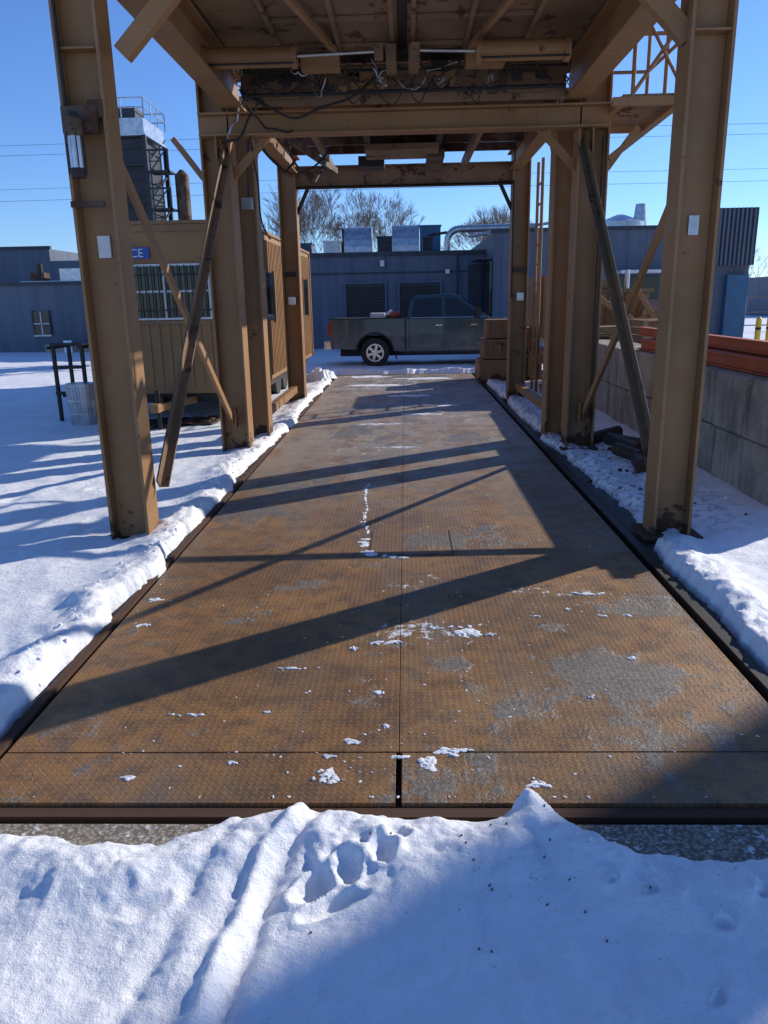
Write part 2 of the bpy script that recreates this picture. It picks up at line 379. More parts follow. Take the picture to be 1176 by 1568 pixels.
for poly,w in (([(-.38,7.65),(-.41,7.3),(-.40,7.0),(-.37,6.75),(-.375,6.4),(-.36,6.15),(-.31,5.9)],.013),([(-.34,5.78),(-.33,5.5),(-.27,5.37),(-.12,5.30),(.0,5.28)],.028)):
    for (p,q) in zip(poly[:-1],poly[1:]):
        d=math.dist(p,q); m=int(d/.03)+2
        for k in range(m):
            t=rs.random()
            if rs.random()<.25: continue
            blob(p[0]+(q[0]-p[0])*t+rs.gauss(0,w*.5),p[1]+(q[1]-p[1])*t,w*rs.uniform(.4,1.3),rs.uniform(.01,.04),.004,rs,0)
for i in range(170):
    cx,cy=rs.choice(P[:28])[:2]
    blob(max(-1.65,min(1.58,cx+rs.gauss(0,.35))),max(2.5,cy+rs.gauss(0,.35)),rs.uniform(.002,.008),rs.uniform(.002,.008),.003,rs,0)
b.make('snow_patches')
b=B()
for i in range(140):
    x=random.uniform(-.3,1.5);y=random.gauss(1.95,.22)
    if i<70: x=random.gauss(.35,.12);y=random.gauss(2.15,.2)
    z=float(snow_h(np.array([x]),np.array([y]))[0]); r=random.choice([.0012,.0015,.002,.0025,.005])
    if z<.0: continue
    b.cyl((x,y,z-.002),(x+r*.4,y,z+r*1.1),r,BARK,5,r*.5)
b.make('grit')

# ------------------------------------------------------------ gantry
G=empty('loading_gantry')
b=B()
yF,yM,yN,yR=5.82,9.45,10.25,14.1
for sx in(-1,1):
    x,wF=(-2.165,.305) if sx<0 else (2.02,.29)
    b.hcol(x,yF,-.05,6.9,TAN,w=wF,d=.26)
    b.hcol(2.1*sx,yM,-.05,4.2,TAN); b.hcol(1.98*sx,yN,-.05,4.2,TAN,w=.32); b.hcol(1.98*sx,yR,-.05,4.3,TAN,w=.30)
    for (cx,cy) in((x,yF),(2.1*sx,yM),(1.98*sx,yN),(1.98*sx,yR)):
        b.box(cx-.22,cx+.22,cy-.2,cy+.2,.0,.025,RUSTB)
    for z in(3.45,):
        b.box(x-.12,x+.12,yF-.125,yF-.022,z,z+.015,TAN)
    for (yy,zz) in((yF+.17,.55),(yF+.17,2.95),(yM-.18,.45),(yM-.18,3.45)):
        xx=2.07*sx; b.box(xx-.008,xx+.008,yy-.06,yy+.1,zz-.12,zz+.12,TAN)
        for dy,dz in((0,-.07),(0,.07),(.05,0)): b.cyl((xx-.022,yy+dy,zz+dz),(xx+.022,yy+dy,zz+dz),.013,RUSTB,6)
b.make('columns',G,.004)
b=B()
for sx in(-1,1):
    x=1.87*sx
    b.iby(4.9,9.62,x,3.85,4.22,TAN); b.iby(10.1,14.3,x,3.86,4.16,TAN,w=.2)
    b.box(2.0*sx-.05,2.0*sx+.05,10.45,13.94,.22,.34,TAN)
    b.beam((1.90*sx,yF,3.44),(1.1*sx,yF,4.22),.09,.12,TAN)
    b.angle((2.12*sx,yF+.1,3.05),(2.1*sx,yM-.1,.35),.085,.014,TAN,sx)
    b.angle((2.0*sx,yM-.08,3.5),(1.98*sx,yF+.1,.42),.095,.016,GREEN if sx>0 else TAND,-sx)  # left brace: shade put into the colour by using the darker tan
    b.beam((1.96*sx,yM-.02,3.17),(1.52*sx,yM-.02,3.6),.07,.08,TAN)
    b.beam((2.28*sx,yM-.02,3.17),(2.6*sx,yM-.02,3.6),.06,.06,TAN)
    b.beam((1.84*sx,yR,3.25),(1.62*sx,yR,3.70),.05,.06,DARK)
    b.beam((1.98*sx,yN+.15,3.0),(1.98*sx,yN+1.1,3.88),.06,.06,TAN)
b.ibx(-2.25,2.25,9.31,3.575,3.81,TAN,w=.22); b.ibx(-1.84,1.84,10.25,3.93,4.13,TAND,w=.2)
b.ibx(-1.84,1.84,14.12,3.66,4.0,TAND,w=.24)
b.box(-1.84,1.84,14.0,14.02,3.64,3.68,DARK)
b.ibx(-2.0,2.0,5.82,4.23,4.6,TAN,w=.24)
b.make('beams_and_bracing',G,.003)
b=B()
b.box(-1.74,1.74,9.15,9.18,3.84,4.22,TAND)
for sx in(-1,1):
    b.box(min(.045*sx,1.74*sx),max(.045*sx,1.74*sx),4.95,8.75,4.24,4.27,TAND)
    for xx in(.10,.62,1.2): b.box(xx*sx-.022,xx*sx+.022,4.95,8.72,4.19,4.238,TAND)
    for yy in(6.0,7.1,7.75,8.5): b.box(min(.13*sx,1.17*sx),max(.13*sx,1.17*sx),yy-.02,yy+.02,4.205,4.237,TAND)
    b.beam((.66*sx,8.45,4.16),(.95*sx,6.9,4.16),.05,.05,TAN)
    b.box(min(.62*sx,1.0*sx),max(.62*sx,1.0*sx),8.42,8.6,4.0,4.14,TAN)
    b.box(min(.06*sx,.16*sx),max(.06*sx,.16*sx),8.3,8.7,4.0,4.17,TAND)
    b.box(min(.3*sx,.55*sx),max(.3*sx,.55*sx),8.98,9.14,3.98,4.16,TAN); b.box(min(1.1*sx,1.5*sx),max(1.1*sx,1.5*sx),9.05,9.14,3.9,4.08,TAND)
b.box(-1.74,1.74,8.75,9.15,4.235,4.27,DARK)
b.box(-.043,.043,4.95,8.75,4.26,4.275,BLK)
b.make('discharge_gates',G,.003)
b=B()
for x0,x1,rx in((-1.84,-1.0,-.22),(.70,1.52,.12)):
    y,z=8.0,4.0
    b.cyl((x0,y,z),(x1,y,z),.088,TAN,24)
    b.cyl((x0-.02,y,z),(x0+.03,y,z),.105,TAN,24); b.cyl((x1-.03,y,z),(x1+.02,y,z),.105,TAN,24)
    b.cyl((min(x1,x0) if rx<x0 else x1,y,z),(rx,y,z+.02),.013,GALV,8)
    b.box(rx-.04,rx+.04,y-.04,y+.04,z-.05,z+.08,TAND)
    b.cyl((x0+.02,y-.1,z-.08),(x1,y-.1,z-.08),.010,DARK,6)
    b.cyl((x0+.02,y+.1,z+.1),(x1,y+.1,z+.1),.012,DARK,6)
b.make('gate_cylinders',G)
b=B()
rnd=random.Random(5)
for i in range(16):
    x=rnd.uniform(-1.6,1.6);w=rnd.uniform(.03,.10);h=rnd.uniform(.04,.11);z=rnd.uniform(3.9,4.15)
    b.box(x-w,x+w,8.93,8.975,z-h/2,z+h/2,rnd.choice([TAND,DARK,RUSTB,DARK,DARK]))
for x in(-.22,.40,.9): b.cyl((x,8.85,3.98),(x,8.92,3.98),.06,TAND,16); b.cyl((x,8.8,3.98),(x,8.86,3.98),.03,GALV,12)
def hose(a,c,sag,r=.012,mat=BLACK,jit=.02,n=16):
    pts=[]
    o1=rnd.uniform(-1,1)*jit*2;o2=rnd.uniform(-1,1)*jit*2
    for i in range(n+1):
        t=i/n; p=Vector(a).lerp(Vector(c),t); p.z-=sag*4*t*(1-t)
        p+=Vector((o1*math.sin(t*9)*math.sin(t*3.14),o2*math.sin(t*7),o2*math.sin(t*12)*math.sin(t*3.14)))
        pts.append(p)
    b.tube(pts,r,mat,6)
for i in range(46):
    x0=rnd.uniform(-1.7,1.7);x1=x0+rnd.uniform(-.6,.6); x1=max(-1.7,min(1.7,x1))
    hose((x0,rnd.uniform(8.6,8.9),rnd.uniform(3.88,4.2)),(x1,rnd.uniform(8.6,8.9),rnd.uniform(3.88,4.2)),rnd.uniform(.02,.22),rnd.uniform(.005,.010),rnd.choice([BLACK,BLACK,DARK,DARK,GALV]))
hose((-1.75,9.1,4.0),(-.3,8.95,4.05),.30,.013); hose((-1.7,9.15,3.85),(-1.2,9.15,3.6),.1,.012)
hose((-2.0,9.2,3.5),(-1.55,9.2,3.95),.12,.014); hose((-1.95,9.25,3.55),(-1.75,9.2,3.95),.05,.012,GALV)
hose((-1.8,10.3,3.9),(-1.4,10.9,3.6),.3,.016);hose((-1.8,10.3,3.7),(-1.1,12.5,4.0),.35,.014);hose((-1.5,10.4,3.9),(-1.3,13.5,3.9),.4,.016)
hose((-1.7,9.3,3.6),(-1.75,10.6,2.6),.3,.01)
b.tube([(-1.7,8.95,3.9),(1.7,8.95,3.92)],.02,BLACK); b.tube([(-1.7,8.9,4.1),(1.7,8.9,4.1)],.012,DARK)
b.make('hoses_and_valves',G)
b=B()
b.box(-1.15,.95,10.5,13.15,4.14,4.18,DARK)
for yy in(10.9,11.6,12.4,13.1): b.box(-1.76,1.76,yy-.04,yy+.04,4.02,4.13,RUSTB)
for xx in(-1.2,-.5,.5,1.0): b.box(xx-.04,xx+.04,10.4,13.9,3.92,4.01,DARK if abs(xx)<1 else TAND)
b.box(-.55,.5,11.8,12.6,3.84,3.92,TAND); b.box(-.7,-.3,12.9,13.3,3.8,3.95,DARK);b.box(.35,.6,12.2,13.6,3.8,3.9,RUSTB)
for i in range(24): b.box(1.02+.035*i,1.028+.035*i,10.5,13.3,4.2,4.23,DARK)
for i in range(26): b.box(1.0,1.86,10.5+i*.11,10.51+i*.11,4.2,4.225,DARK)
for i in range(22): b.box(-1.74,-1.2,10.5+i*.13,10.52+i*.13,4.2,4.22,DARK)
b.beam((-1.7,10.6,3.95),(-1.1,13.6,3.85),.05,.09,RUSTB); b.box(.95,1.0,10.4,13.9,3.8,3.9,TAND)
b.box(-1.6,-.6,10.45,10.6,3.86,3.92,DARK); b.box(-.9,-.2,11.0,11.3,3.95,4.1,RUSTB)
b.make('rear_deck',G)
b=B()
b.box(-2.0,2.0,5.0,9.5,4.62,7.2,TANR)
for i in range(12):
    y=5.1+i*.38; b.box(-2.05,-2.002,y,y+.08,4.62,7.2,TAN); b.box(2.002,2.05,y,y+.08,4.62,7.2,TAN)
b.box(-1.98,1.98,4.9,9.58,4.28,4.6,TAND)
b.make('hopper_bin',G)
b=B()
lx=-2.21
b.box(lx-.10,lx+.14,5.665,5.71,2.93,3.10,RUSTB); b.cyl((lx,5.6,2.90),(lx,5.6,3.01),.06,RUSTB,16); b.cyl((lx,5.6,2.70),(lx,5.6,2.9),.045,GALV,16)
b.cyl((lx,5.6,2.64),(lx,5.6,2.70),.05,DARK,14); b.cyl((lx,5.6,3.01),(lx,5.6,3.05),.03,DARK,10)
for a in range(6):
    t=a*math.pi/3; b.cyl((lx+.062*math.cos(t),5.6+.062*math.sin(t),2.66),(lx+.062*math.cos(t),5.6+.062*math.sin(t),2.92),.004,DARK,5)
b.box(-2.13,-2.03,5.682,5.79,3.03,3.14,RUSTB)
b.box(-2.20,-2.11,5.78,5.797,2.13,2.28,WHITE)
b.box(1.99,2.06,5.78,5.797,2.2,2.33,GALV)
b.box(-2.31,-2.08,5.65,5.682,2.46,2.50,RUSTB)
b.tube([(-2.28,5.68,3.0),(-2.28,5.68,4.4)],.013,BLACK)
b.box(-1.98,-1.85,9.98,10.09,2.9,3.03,GALV)
b.tube([(-1.9,10.04,3.0),(-1.88,10.0,3.35),(-1.84,10.0,3.8)],.012,BLACK)
b.tube([(2.2,9.28,.4),(2.2,9.28,3.5)],.016,DARK)
for sx in(-1,1):
    b.box(1.98*sx-.11,1.98*sx+.11,13.90,13.94,2.22,2.30,DARK); b.box(1.98*sx-.05,1.98*sx+.07,13.85,13.94,1.75,1.88,GALV)
b.tube([(1.85,13.93,1.8),(1.84,13.93,3.7)],.015,BLACK)
b.make('fixtures',G)
b=B()
X0,X1,Y0,Y1,Z=2.28,2.92,8.9,10.3,3.76
for i in range(18): b.box(X0,X1,Y0+i*.08,Y0+i*.08+.02,Z+.02,Z+.05,TAND)
for y in(Y0,Y1): b.box(X0-.1,X1+.02,y-.03,y+.03,Z-.06,Z+.02,TAN)
for x in(X0,X1): b.box(x-.03,x+.03,Y0+.03,Y1-.03,Z-.05,Z+.018,TAN)
for x,y in((X0+.1,Y0),(X1,Y0),(X1,Y1),(X0+.1,Y1),(X1,(Y0+Y1)/2)): b.cyl((x,y,Z),(x,y,Z+1.22),.022,TAN,8)
for z in(.6,1.2):
    b.cyl((X0+.1,Y0,Z+z),(X1,Y0,Z+z),.02,TAN,8);b.cyl((X1,Y0,Z+z),(X1,Y1,Z+z),.02,TAN,8);b.cyl((X0+.1,Y1,Z+z),(X1,Y1,Z+z),.02,TAN,8)
b.cyl((X0+.1,Y0,Z+.05),(X1-.15,Y0,Z+.6),.02,TAN,8); b.cyl((X0+.1,Y0-.02,Z+.9),(X1-.05,Y0-.02,Z+.1),.018,TAN,8)
b.beam((2.2,9.0,3.2),(2.85,9.0,3.68),.05,.05,TAN); b.beam((2.2,10.2,3.2),(2.85,10.2,3.68),.05,.05,TAN)
for y in(15.0,15.5):
    b.cyl((2.5,y,0),(2.5,y,4.2),.03,TAN,8)
for i in range(11): b.cyl((2.5,15.0,.3+i*.35),(2.5,15.5,.3+i*.35),.02,TAN,6)
b.make('access_platform',G)

# ------------------------------------------------------------ office trailer
T=empty('office_trailer')
b=B(); x0,x1,y0,y1,z0,z1=-4.80,-2.42,12.0,20.3,.45,2.94
b.box(x0,x1,y0,y1,z0,z1,TANR)
n=int((y1-y0)/.16)
for i in range(n):
    y=y0+.08+i*.16; b.box(x1,x1+.022,y,y+.06,z0+.08,z1-.1,TANR); b.box(x0-.022,x0,y,y+.06,z0+.08,z1-.1,TANR)
for i in range(15):
    x=x0+.05+i*.158; b.box(x,x+.05,y0-.018,y0,z0+.1,1.5,TANR)
b.box(x0-.03,x1+.03,y0-.03,y1+.03,z1,z1+.05,TAN); b.box(x0-.04,x1+.04,y0-.032,y0-.001,z1-.1,z1-.005,TAN)
b.box(x1-.03,x1+.035,y0-.035,y0+.05,z0,z1-.1,TAN); b.box(x1+.0,x1+.035,y1-.06,y1+.02,z0,z1,TAN)
b.box(x0-.02,x1+.03,y0-.03,y0-.002,1.5,1.56,TAN)
b.box(x0+.1,x1-.1,y0+.1,y1-.1,.3,.45,DARK)
b.make('body',T,.004)
b=B()
b.box(-4.32,-2.92,y0-.03,y0-.005,1.60,2.36,GLASS)
for x in(-4.34,-3.63,-2.95): b.box(x,x+.04,y0-.05,y0-.031,1.58,2.38,WHITE)
for z in(1.57,2.35,1.97): b.box(-4.36,-2.88,y0-.055,y0-.032,z,z+.03,WHITE)
for i in range(14): x=-4.28+i*.1; b.cyl((x,y0-.09,1.6),(x,y0-.09,2.36),.009,DARK,6)
b.box(-4.40,-2.86,y0-.1,y0-.08,1.70,1.72,DARK);b.box(-4.40,-2.86,y0-.1,y0-.08,2.22,2.24,DARK)
for yy in(13.6,16.2,18.6):
    b.box(x1+.0,x1+.05,yy,yy+.9,1.5,2.3,GLASS); b.box(x1,x1+.06,yy-.04,yy,1.46,2.34,TAN); b.box(x1,x1+.06,yy+.9,yy+.94,1.46,2.34,TAN)
b.make('windows',T)
b=B(); b.box(-4.70,-3.80,y0-.05,y0-.034,2.46,2.62,BLUE); b.make('sign_board',T)
tc=bpy.data.curves.new('sign_text','FONT'); tc.body='OFFICE'; tc.size=.17; tc.extrude=.002; tc.align_x='RIGHT'
to=bpy.data.objects.new('sign_text',tc); scene.collection.objects.link(to); to.location=(-3.88,y0-.054,2.482); to.rotation_euler=(math.pi/2,0,0); to.data.materials.append(WHITE); to.parent=T
b=B()
b.beam((-3.9,12.2,.35),(-3.6,11.0,.35),.08,.1,TAN); b.beam((-3.3,12.2,.35),(-3.6,11.0,.35),.08,.1,TAN); b.box(-3.66,-3.54,10.9,11.05,.3,.42,TAN); b.cyl((-3.6,11.1,0),(-3.6,11.1,.6),.035,DARK,8)
for yy in(15.5,16.4):
    for xx in(-4.6,-2.65): b.cyl((xx-.1,yy,.38),(xx+.1,yy,.38),.36,BLACK,20)
b.box(-3.9,-2.9,11.3,12.0,.02,.08,DARK)
for i in range(5): b.box(-4.1+i*.25,-3.95+i*.25,11.0+.1*i,12.0,.03+.01*i,.06+.01*i,RUSTB)
b.make('drawbar_and_wheels',T)
b=B(); tx,ty=-4.98,11.75
b.cyl((tx,ty,.02),(tx,ty,.66),.19,GALV,28,.22)
for z in(.2,.4,.62): b.cyl((tx,ty,z),(tx,ty,z+.02),.215+.02*(z-.2),GALV,28)
for i in range(28):
    t=i*2*math.pi/28; b.cyl((tx+.192*math.cos(t),ty+.192*math.sin(t),.03),(tx+.222*math.cos(t),ty+.222*math.sin(t),.65),.006,GALV,4)
b.make('trash_can')
b=B()
o=.12
for x in(-5.65+o,-5.2+o): b.box(x,x+.05,12.1,12.15,0,1.2,DARK); b.box(x-.1,x-.05,12.9,12.95,0,1.2,DARK)
for z in(.45,.85,1.2): b.box(-5.65+o,-5.15+o,12.08,12.1,z,z+.05,DARK)
b.box(-5.72+o,-5.68+o,12.1,12.95,1.15,1.2,DARK);b.box(-5.25+o,-5.2+o,12.16,12.9,1.15,1.2,DARK);b.box(-5.6+o,-5.25+o,12.2,12.85,.4,.44,DARK)
b.make('handrail_steps')

# ------------------------------------------------------------ buildings
W=empty('industrial_building')
b=B(); b.box(-9.5,2.95,30,50,-.2,3.38,WALL); b.box(-9.6,3.0,29.9,30.2,3.38,3.52,WALLD)
for i in range(20): b.box(-9.4+i*.62,-9.375+i*.62,29.985,30,0,3.37,WALL)
b.make('low_wing',W)
b=B(); b.box(3.0,11.6,27.5,50,-.2,3.92,WALL); b.box(2.92,11.7,27.4,27.7,3.92,4.03,WALLD)
b.box(10.2,11.62,27.2,27.49,2.7,4.5,WALLD)
for i in range(10): b.box(10.2+i*.14,10.26+i*.14,27.14,27.2,2.7,4.5,WALL)
b.box(10.8,11.5,27.2,27.48,.3,2.4,BLUET)
for i in range(14): b.box(3.3+i*.6,3.33+i*.6,27.485,27.5,0,3.91,WALL)
b.box(7.2,8.6,27.4,27.48,0,2.4,GLASS); b.box(7.1,8.7,26.6,27.45,2.5,2.6,WHITE)
b.make('high_wing',W)
b=B()
for xa,xb in((-2.2,-.75),(-.2,1.3)):
    b.box(xa,xb,29.93,29.97,1.15,2.35,WALLD)
    for i in range(11): b.box(xa+.03,xb-.03,29.88,29.93,1.18+i*.105,1.22+i*.105,DARK)
    b.box(xa-.06,xa,29.86,29.97,1.1,2.4,WALL);b.box(xb,xb+.06,29.86,29.97,1.1,2.4,WALL);b.box(xa-.06,xb+.06,29.86,29.97,2.4,2.47,WALL)
b.box(2.35,2.85,29.88,29.97,0,3.0,WALLD)
b.cyl((1.95,29.85,0),(1.95,29.85,3.4),.04,WALLD,8)
b.box(2.9,2.97,27.6,29.6,0,3.0,GLASS); b.beam((2.7,27.6,3.1),(2.7,29.8,3.1),.5,.06,WALLD)
b.box(-.9,-.75,29.7,29.95,3.0,3.2,GALV); b.box(1.5,1.65,29.75,29.95,2.7,2.85,GALV)
b.box(-9.4,2.9,29.95,29.985,2.75,2.80,WALLD)
b.make('louvres_and_doors',W)
b=B()
def hood(x,y,w,z,h):
    prof=[(y-.5,z)]+[(y-.5+.55*(1-math.cos(t*math.pi/12)),z+h*math.sin(t*math.pi/12)) for t in range(1,7)]+[(y+.5,z+h),(y+.5,z)]
    b.prism(prof,'x',x-w/2,x+w/2,GALV)
    for k in(-.5,.5): b.prism([(p[0],p[1]+.02) for p in prof],'x',x+w*k-.02,x+w*k+.02,GALV)
hood(-1.75,31,1.0,3.5,.98); hood(.05,31,.98,3.5,1.02)
for x0,x1,y,z,m in((-2.6,-1.8,34,1.9,WALLD),(-.8,-.45,35,1.2,GALV),(.7,1.6,36,2.3,BLUET),(-1.1,-.5,33,1.3,WALLD),(-3.3,-2.6,33,1.1,GALV),(4.2,5.0,33,1.3,WALLD),(-4.8,-3.9,34,1.1,WALL),(.75,1.15,33,1.2,WALLD)):
    b.box(x0,x1,y,y+1,3.3,3.4+z*.65,m); b.box(x0-.04,x1+.04,y-.04,y+1.04,3.4+z*.65,3.45+z*.65,m)
    for i in range(5): b.box(x0+.08,x1-.08,y-.03,y,3.55+i*.12,3.60+i*.12,m)
pts=[]
for i in range(9):
    t=math.pi/2*i/8; pts.append((1.6+.45*(1-math.cos(t)),30.5,3.85+.45*math.sin(t)))
b.tube(pts+[(4.9,30.5,4.32)],.13,GALV,12); b.tube([(1.6,30.5,3.4),(1.6,30.5,3.87)],.13,GALV,12); b.tube([(2.3,29.5,3.95),(5.2,29.5,4.35)],.05,GALV,8)
b.tube([(.9,30.6,4.1),(1.6,30.6,4.2)],.05,DARK,8)
b.cyl((8.9,34,3.9),(8.9,34,4.7),.95,GALV,20); b.cyl((8.9,34,4.7),(8.9,34,5.0),.95,GALV,20,.15); b.cyl((9.7,34,4.0),(9.7,34,5.4),.35,GALV,14,.2)
b.make('roof_units',W)
W2=empty('low_block_building')
b=B(); b.box(-24,-9.7,31.5,40,-.2,2.62,WALL); b.box(-24.1,-9.6,31.4,31.6,2.62,2.75,WALLD); b.box(-12.6,-12.55,31.42,31.5,0,2.6,WALLD)
b.box(-30,-18.6,42,55,-.2,4.7,WALL); b.box(-30,-18.5,41.9,42.1,4.7,4.85,WALLD); b.box(-18.6,-16,42,50,0,4.1,WALL)
b.make('walls',W2)
b=B()
for x in(-14.9,-12.45,-17.4,-20): 
    b.box(x,x+.62,31.42,31.49,.7,1.6,GLASS); b.box(x-.05,x+.67,31.38,31.42,.64,.7,WHITE); b.box(x-.05,x,31.40,31.49,.7,1.65,WALLD); b.box(x+.62,x+.67,31.40,31.49,.7,1.65,WALLD); b.box(x+.29,x+.33,31.39,31.42,.7,1.6,WHITE); b.box(x,x+.62,31.39,31.42,1.12,1.16,WHITE)
b.box(-14.3,-13.1,33,34.2,2.7,3.3,GALV); b.cyl((-15.1,33,2.7),(-15.1,33,3.5),.12,DARK,10); b.box(-13.9,-12.4,34,35,2.7,3.0,WALLD); b.box(-17.5,-16.8,43,44,4.1,4.7,WALLD)
b.box(-15.6,-13.0,32.2,32.8,2.63,2.8,SNOW); b.box(-15.5,-14.9,32.9,33.4,2.7,3.15,RUSTB)
b.box(-14.2,-11.8,30.6,31.2,0,.35,CONC); b.box(-13.4,-13.1,30.5,30.6,0,.5,SNOW)
b.make('windows_and_roof_gear',W2)
TT=empty('storage_tank_tower')
b=B(); cx,cy=-8.15,24.5
b.box(cx-.82,cx+.72,cy-.82,cy+.82,2.2,6.35,BLK)
for z in range(10): b.box(cx-.86,cx+.76,cy-.86,cy+.86,2.3+z*.42,2.34+z*.42,BLK)
b.prism([(cx-.8,2.2),(cx+.7,2.2),(cx+.3,1.1),(cx-.4,1.1)],'y',cy-.7,cy+.7,BLK)
b.box(cx-1.0,cx+.9,cy-1,cy+1,6.40,6.46,GALV); b.box(cx-.95,cx+.85,cy-.95,cy+.95,6.46,6.86,GALV)
b.box(cx-.2,cx+.5,cy-.5,cy+.3,6.86,7.25,WALLD)
b.cyl((-6.45,24,3.9),(-6.45,24,5.4),.2,RUSTB,14); b.cyl((-6.45,24,5.4),(-6.45,24,5.55),.2,RUSTB,14,.05); b.cyl((-6.45,24,0),(-6.45,24,3.9),.05,BLK,8)
b.make('tank',TT)
b=B()
def rail(x0,x1,y0,y1,z):
    for k in range(4):
        for x,y in((x0+(x1-x0)*k/3,y0),(x0+(x1-x0)*k/3,y1),(x0,y0+(y1-y0)*k/3),(x1,y0+(y1-y0)*k/3)): b.cyl((x,y,z),(x,y,z+.5),.016,GALV,6)
    for q in(.25,.5):
        for a,c in(((x0,y0),(x1,y0)),((x1,y0),(x1,y1)),((x1,y1),(x0,y1)),((x0,y1),(x0,y0))): b.cyl((*a,z+q),(*c,z+q),.016,GALV,6)
rail(cx-1.0,cx+.9,cy-1,cy+1,6.86)
for x,y in((cx-.95,cy-1),(cx+.85,cy-1),(cx-.95,cy+1),(cx+.85,cy+1)):
    b.box(x-.06,x+.06,y-.06,y+.06,0,6.4,BLK)
for z in(1.6,2.6,3.6,4.6,5.6):
    b.box(cx-.9,cx+.8,cy-1.04,cy-.96,z,z+.06,BLK)
    b.beam((cx+.85,cy-1,z),(cx+.85,cy+1,z+1),.05,.05,BLK); b.beam((cx-.95,cy-1,z),(cx-.3,cy-1.05,z-.9),.05,.05,BLK)
for i in range(16): b.cyl((cx+1.0,cy-1.1,1.5+i*.3),(cx+1.3,cy-1.1,1.5+i*.3),.016,BLK,5)
for x in(cx+1.0,cx+1.3): b.cyl((x,cy-1.1,.2),(x,cy-1.1,6.0),.022,BLK,6)
for z in(2.6,3.4,4.4,5.4): b.box(cx+.95,cx+1.55,cy-1.2,cy-.6,z,z+.05,BLK); b.box(cx+1.5,cx+1.55,cy-1.2,cy-1.15,z,z+.6,BLK); b.box(cx+.95,cx+1.55,cy-1.21,cy-1.17,z+.55,z+.6,BLK); b.beam((cx+1.0,cy-1.2,z),(cx+1.5,cy-1.2,z+.6),.03,.03,BLK)
b.make('frame_and_ladder',TT)
b=B(); cx,cy=18.55,15.0  # unseen tower, added so its soft shadow crosses the foreground snow
sx_=.15
cx+=sx_*.585; cy-=sx_*.81
b.box(cx-.34,cx+.34,cy-.34,cy+.34,0,12.5,TANR); b.prism([(cx-.5,12.5),(cx+.5,12.5),(cx+.4,13.3),(cx,13.7),(cx-.4,13.3)],'y',cy-.45,cy+.45,TAN)
for z in range(1,12): b.box(cx-.38,cx+.38,cy-.38,cy+.38,z,z+.06,TAN)
b.make('offscreen_shadow_tower',None)

# ------------------------------------------------------------ block wall & steel
b=B()
y=6.25;k=0
while y<13:
    L=1.5
    for z0,z1 in((-.1,.52),(.53,1.07)):
        o=.0 if z0<0 else .02*((k%3)-1)
        b.box(3.08+o,3.68+o,y+.008,y+L-.008,z0,z1,CONC)
    y+=L;k+=1
b.make('concrete_block_wall',None,.025)
b=B()
b.iby(6.6,11.0,3.28,1.08,1.22,ORG,w=.14,t=.014); b.iby(6.3,10.4,3.48,1.08,1.24,ORG,w=.14,t=.014); b.iby(6.9,11.5,3.4,1.245,1.36,ORG,w=.1,t=.012)
b.make('steel_beams')
for (p,q) in(((2.55,8.3,.10),(2.42,8.8,.10)),((2.62,8.6,.13),(2.5,9.2,.12)),((2.45,7.9,.08),(2.5,8.25,.08)),((2.75,8.9,.12),(2.45,9.35,.12)),((2.3,9.6,.08),(2.75,10.0,.1))):
    b=B(); b.cyl(p,q,.075,DARK,14); b.cyl(p,Vector(p)+(Vector(p)-Vector(q)).normalized()*.012,.085,RUSTB,14); b.make('pipe_offcut')
b=B(); rnd=random.Random(12)
for i in range(70):
    x=rnd.uniform(1.85,2.9);y=rnd.uniform(6.2,11); z=float(snow_h(np.array([x]),np.array([y]))[0]); r=rnd.uniform(.01,.04)
    b.cyl((x,y,max(z,-.045)-.01),(x+r*.5,y+r*.3,max(z,-.045)+r*.8),r,rnd.choice([SNOW,SNOW,RUSTB,CONC]),7,r*.5)
for i in range(90):
    y=rnd.uniform(3,11); x=-1.80-abs(rnd.gauss(0,.12)); z=float(snow_h(np.array([x]),np.array([y]))[0]); r=rnd.uniform(.005,.02)
    b.cyl((x,y,max(z,-.045)-.01),(x+r*.3,y+r*.3,max(z,-.045)+r*.7),r,SNOW,7,r*.55)
b.make('snow_clods')

C=empty('crate_stack')
b=B()
def crate(x0,x1,y0,y1,z0,z1,m):
    b.box(x0,x1,y0,y1,z0,z1,m)
    for z in (z0,z1-.07): b.box(x0-.02,x1+.02,y0-.02,y0-.001,z,z+.07,TAN); 
    for x in (x0,x1-.07,(x0+x1)/2-.03): b.box(x,x+.07,y0-.018,y0-.0015,z0+.07,z1-.07,TAN)
crate(1.62,2.35,17.3,18.3,0.02,.48,TAN); crate(1.72,2.4,17.4,18.3,.5,.92,TAND); crate(1.8,2.35,17.5,18.2,.94,1.34,TAN)
crate(2.45,3.0,17.3,18.2,0.02,.6,RUSTB); crate(2.48,2.95,17.4,18.2,.62,1.15,TAND)
b.beam((1.6,17.1,.03),(2.4,17.2,.03),.1,.08,RUSTB)
b.make('crates',C,.008)
b=B(); rnd=random.Random(21)
def pallet(x,y,z,rot):
    c,s_=math.cos(rot),math.sin(rot)
    def Q(u,v,w): return (x+u*c-v*s_,y+u*s_+v*c,z+w)
    for u in(-.5,0,.5): b.beam(Q(u,-.5,.06),Q(u,.5,.06),.07,.09,WOOD)
    for v in(-.45,-.22,0,.22,.45): b.beam(Q(-.55,v,.115),Q(.55,v,.115),.1,.018,WOOD)
for i in range(8): pallet(3.15+rnd.uniform(-.04,.04),14.6,.05+i*.135,rnd.uniform(-.06,.06))
for i in range(10): pallet(4.55+rnd.uniform(-.04,.04),13.9,.05+i*.135,rnd.uniform(-.06,.06))
for i in range(5): pallet(6.1+rnd.uniform(-.04,.04),13.9,.05+i*.135,.2+rnd.uniform(-.06,.06))
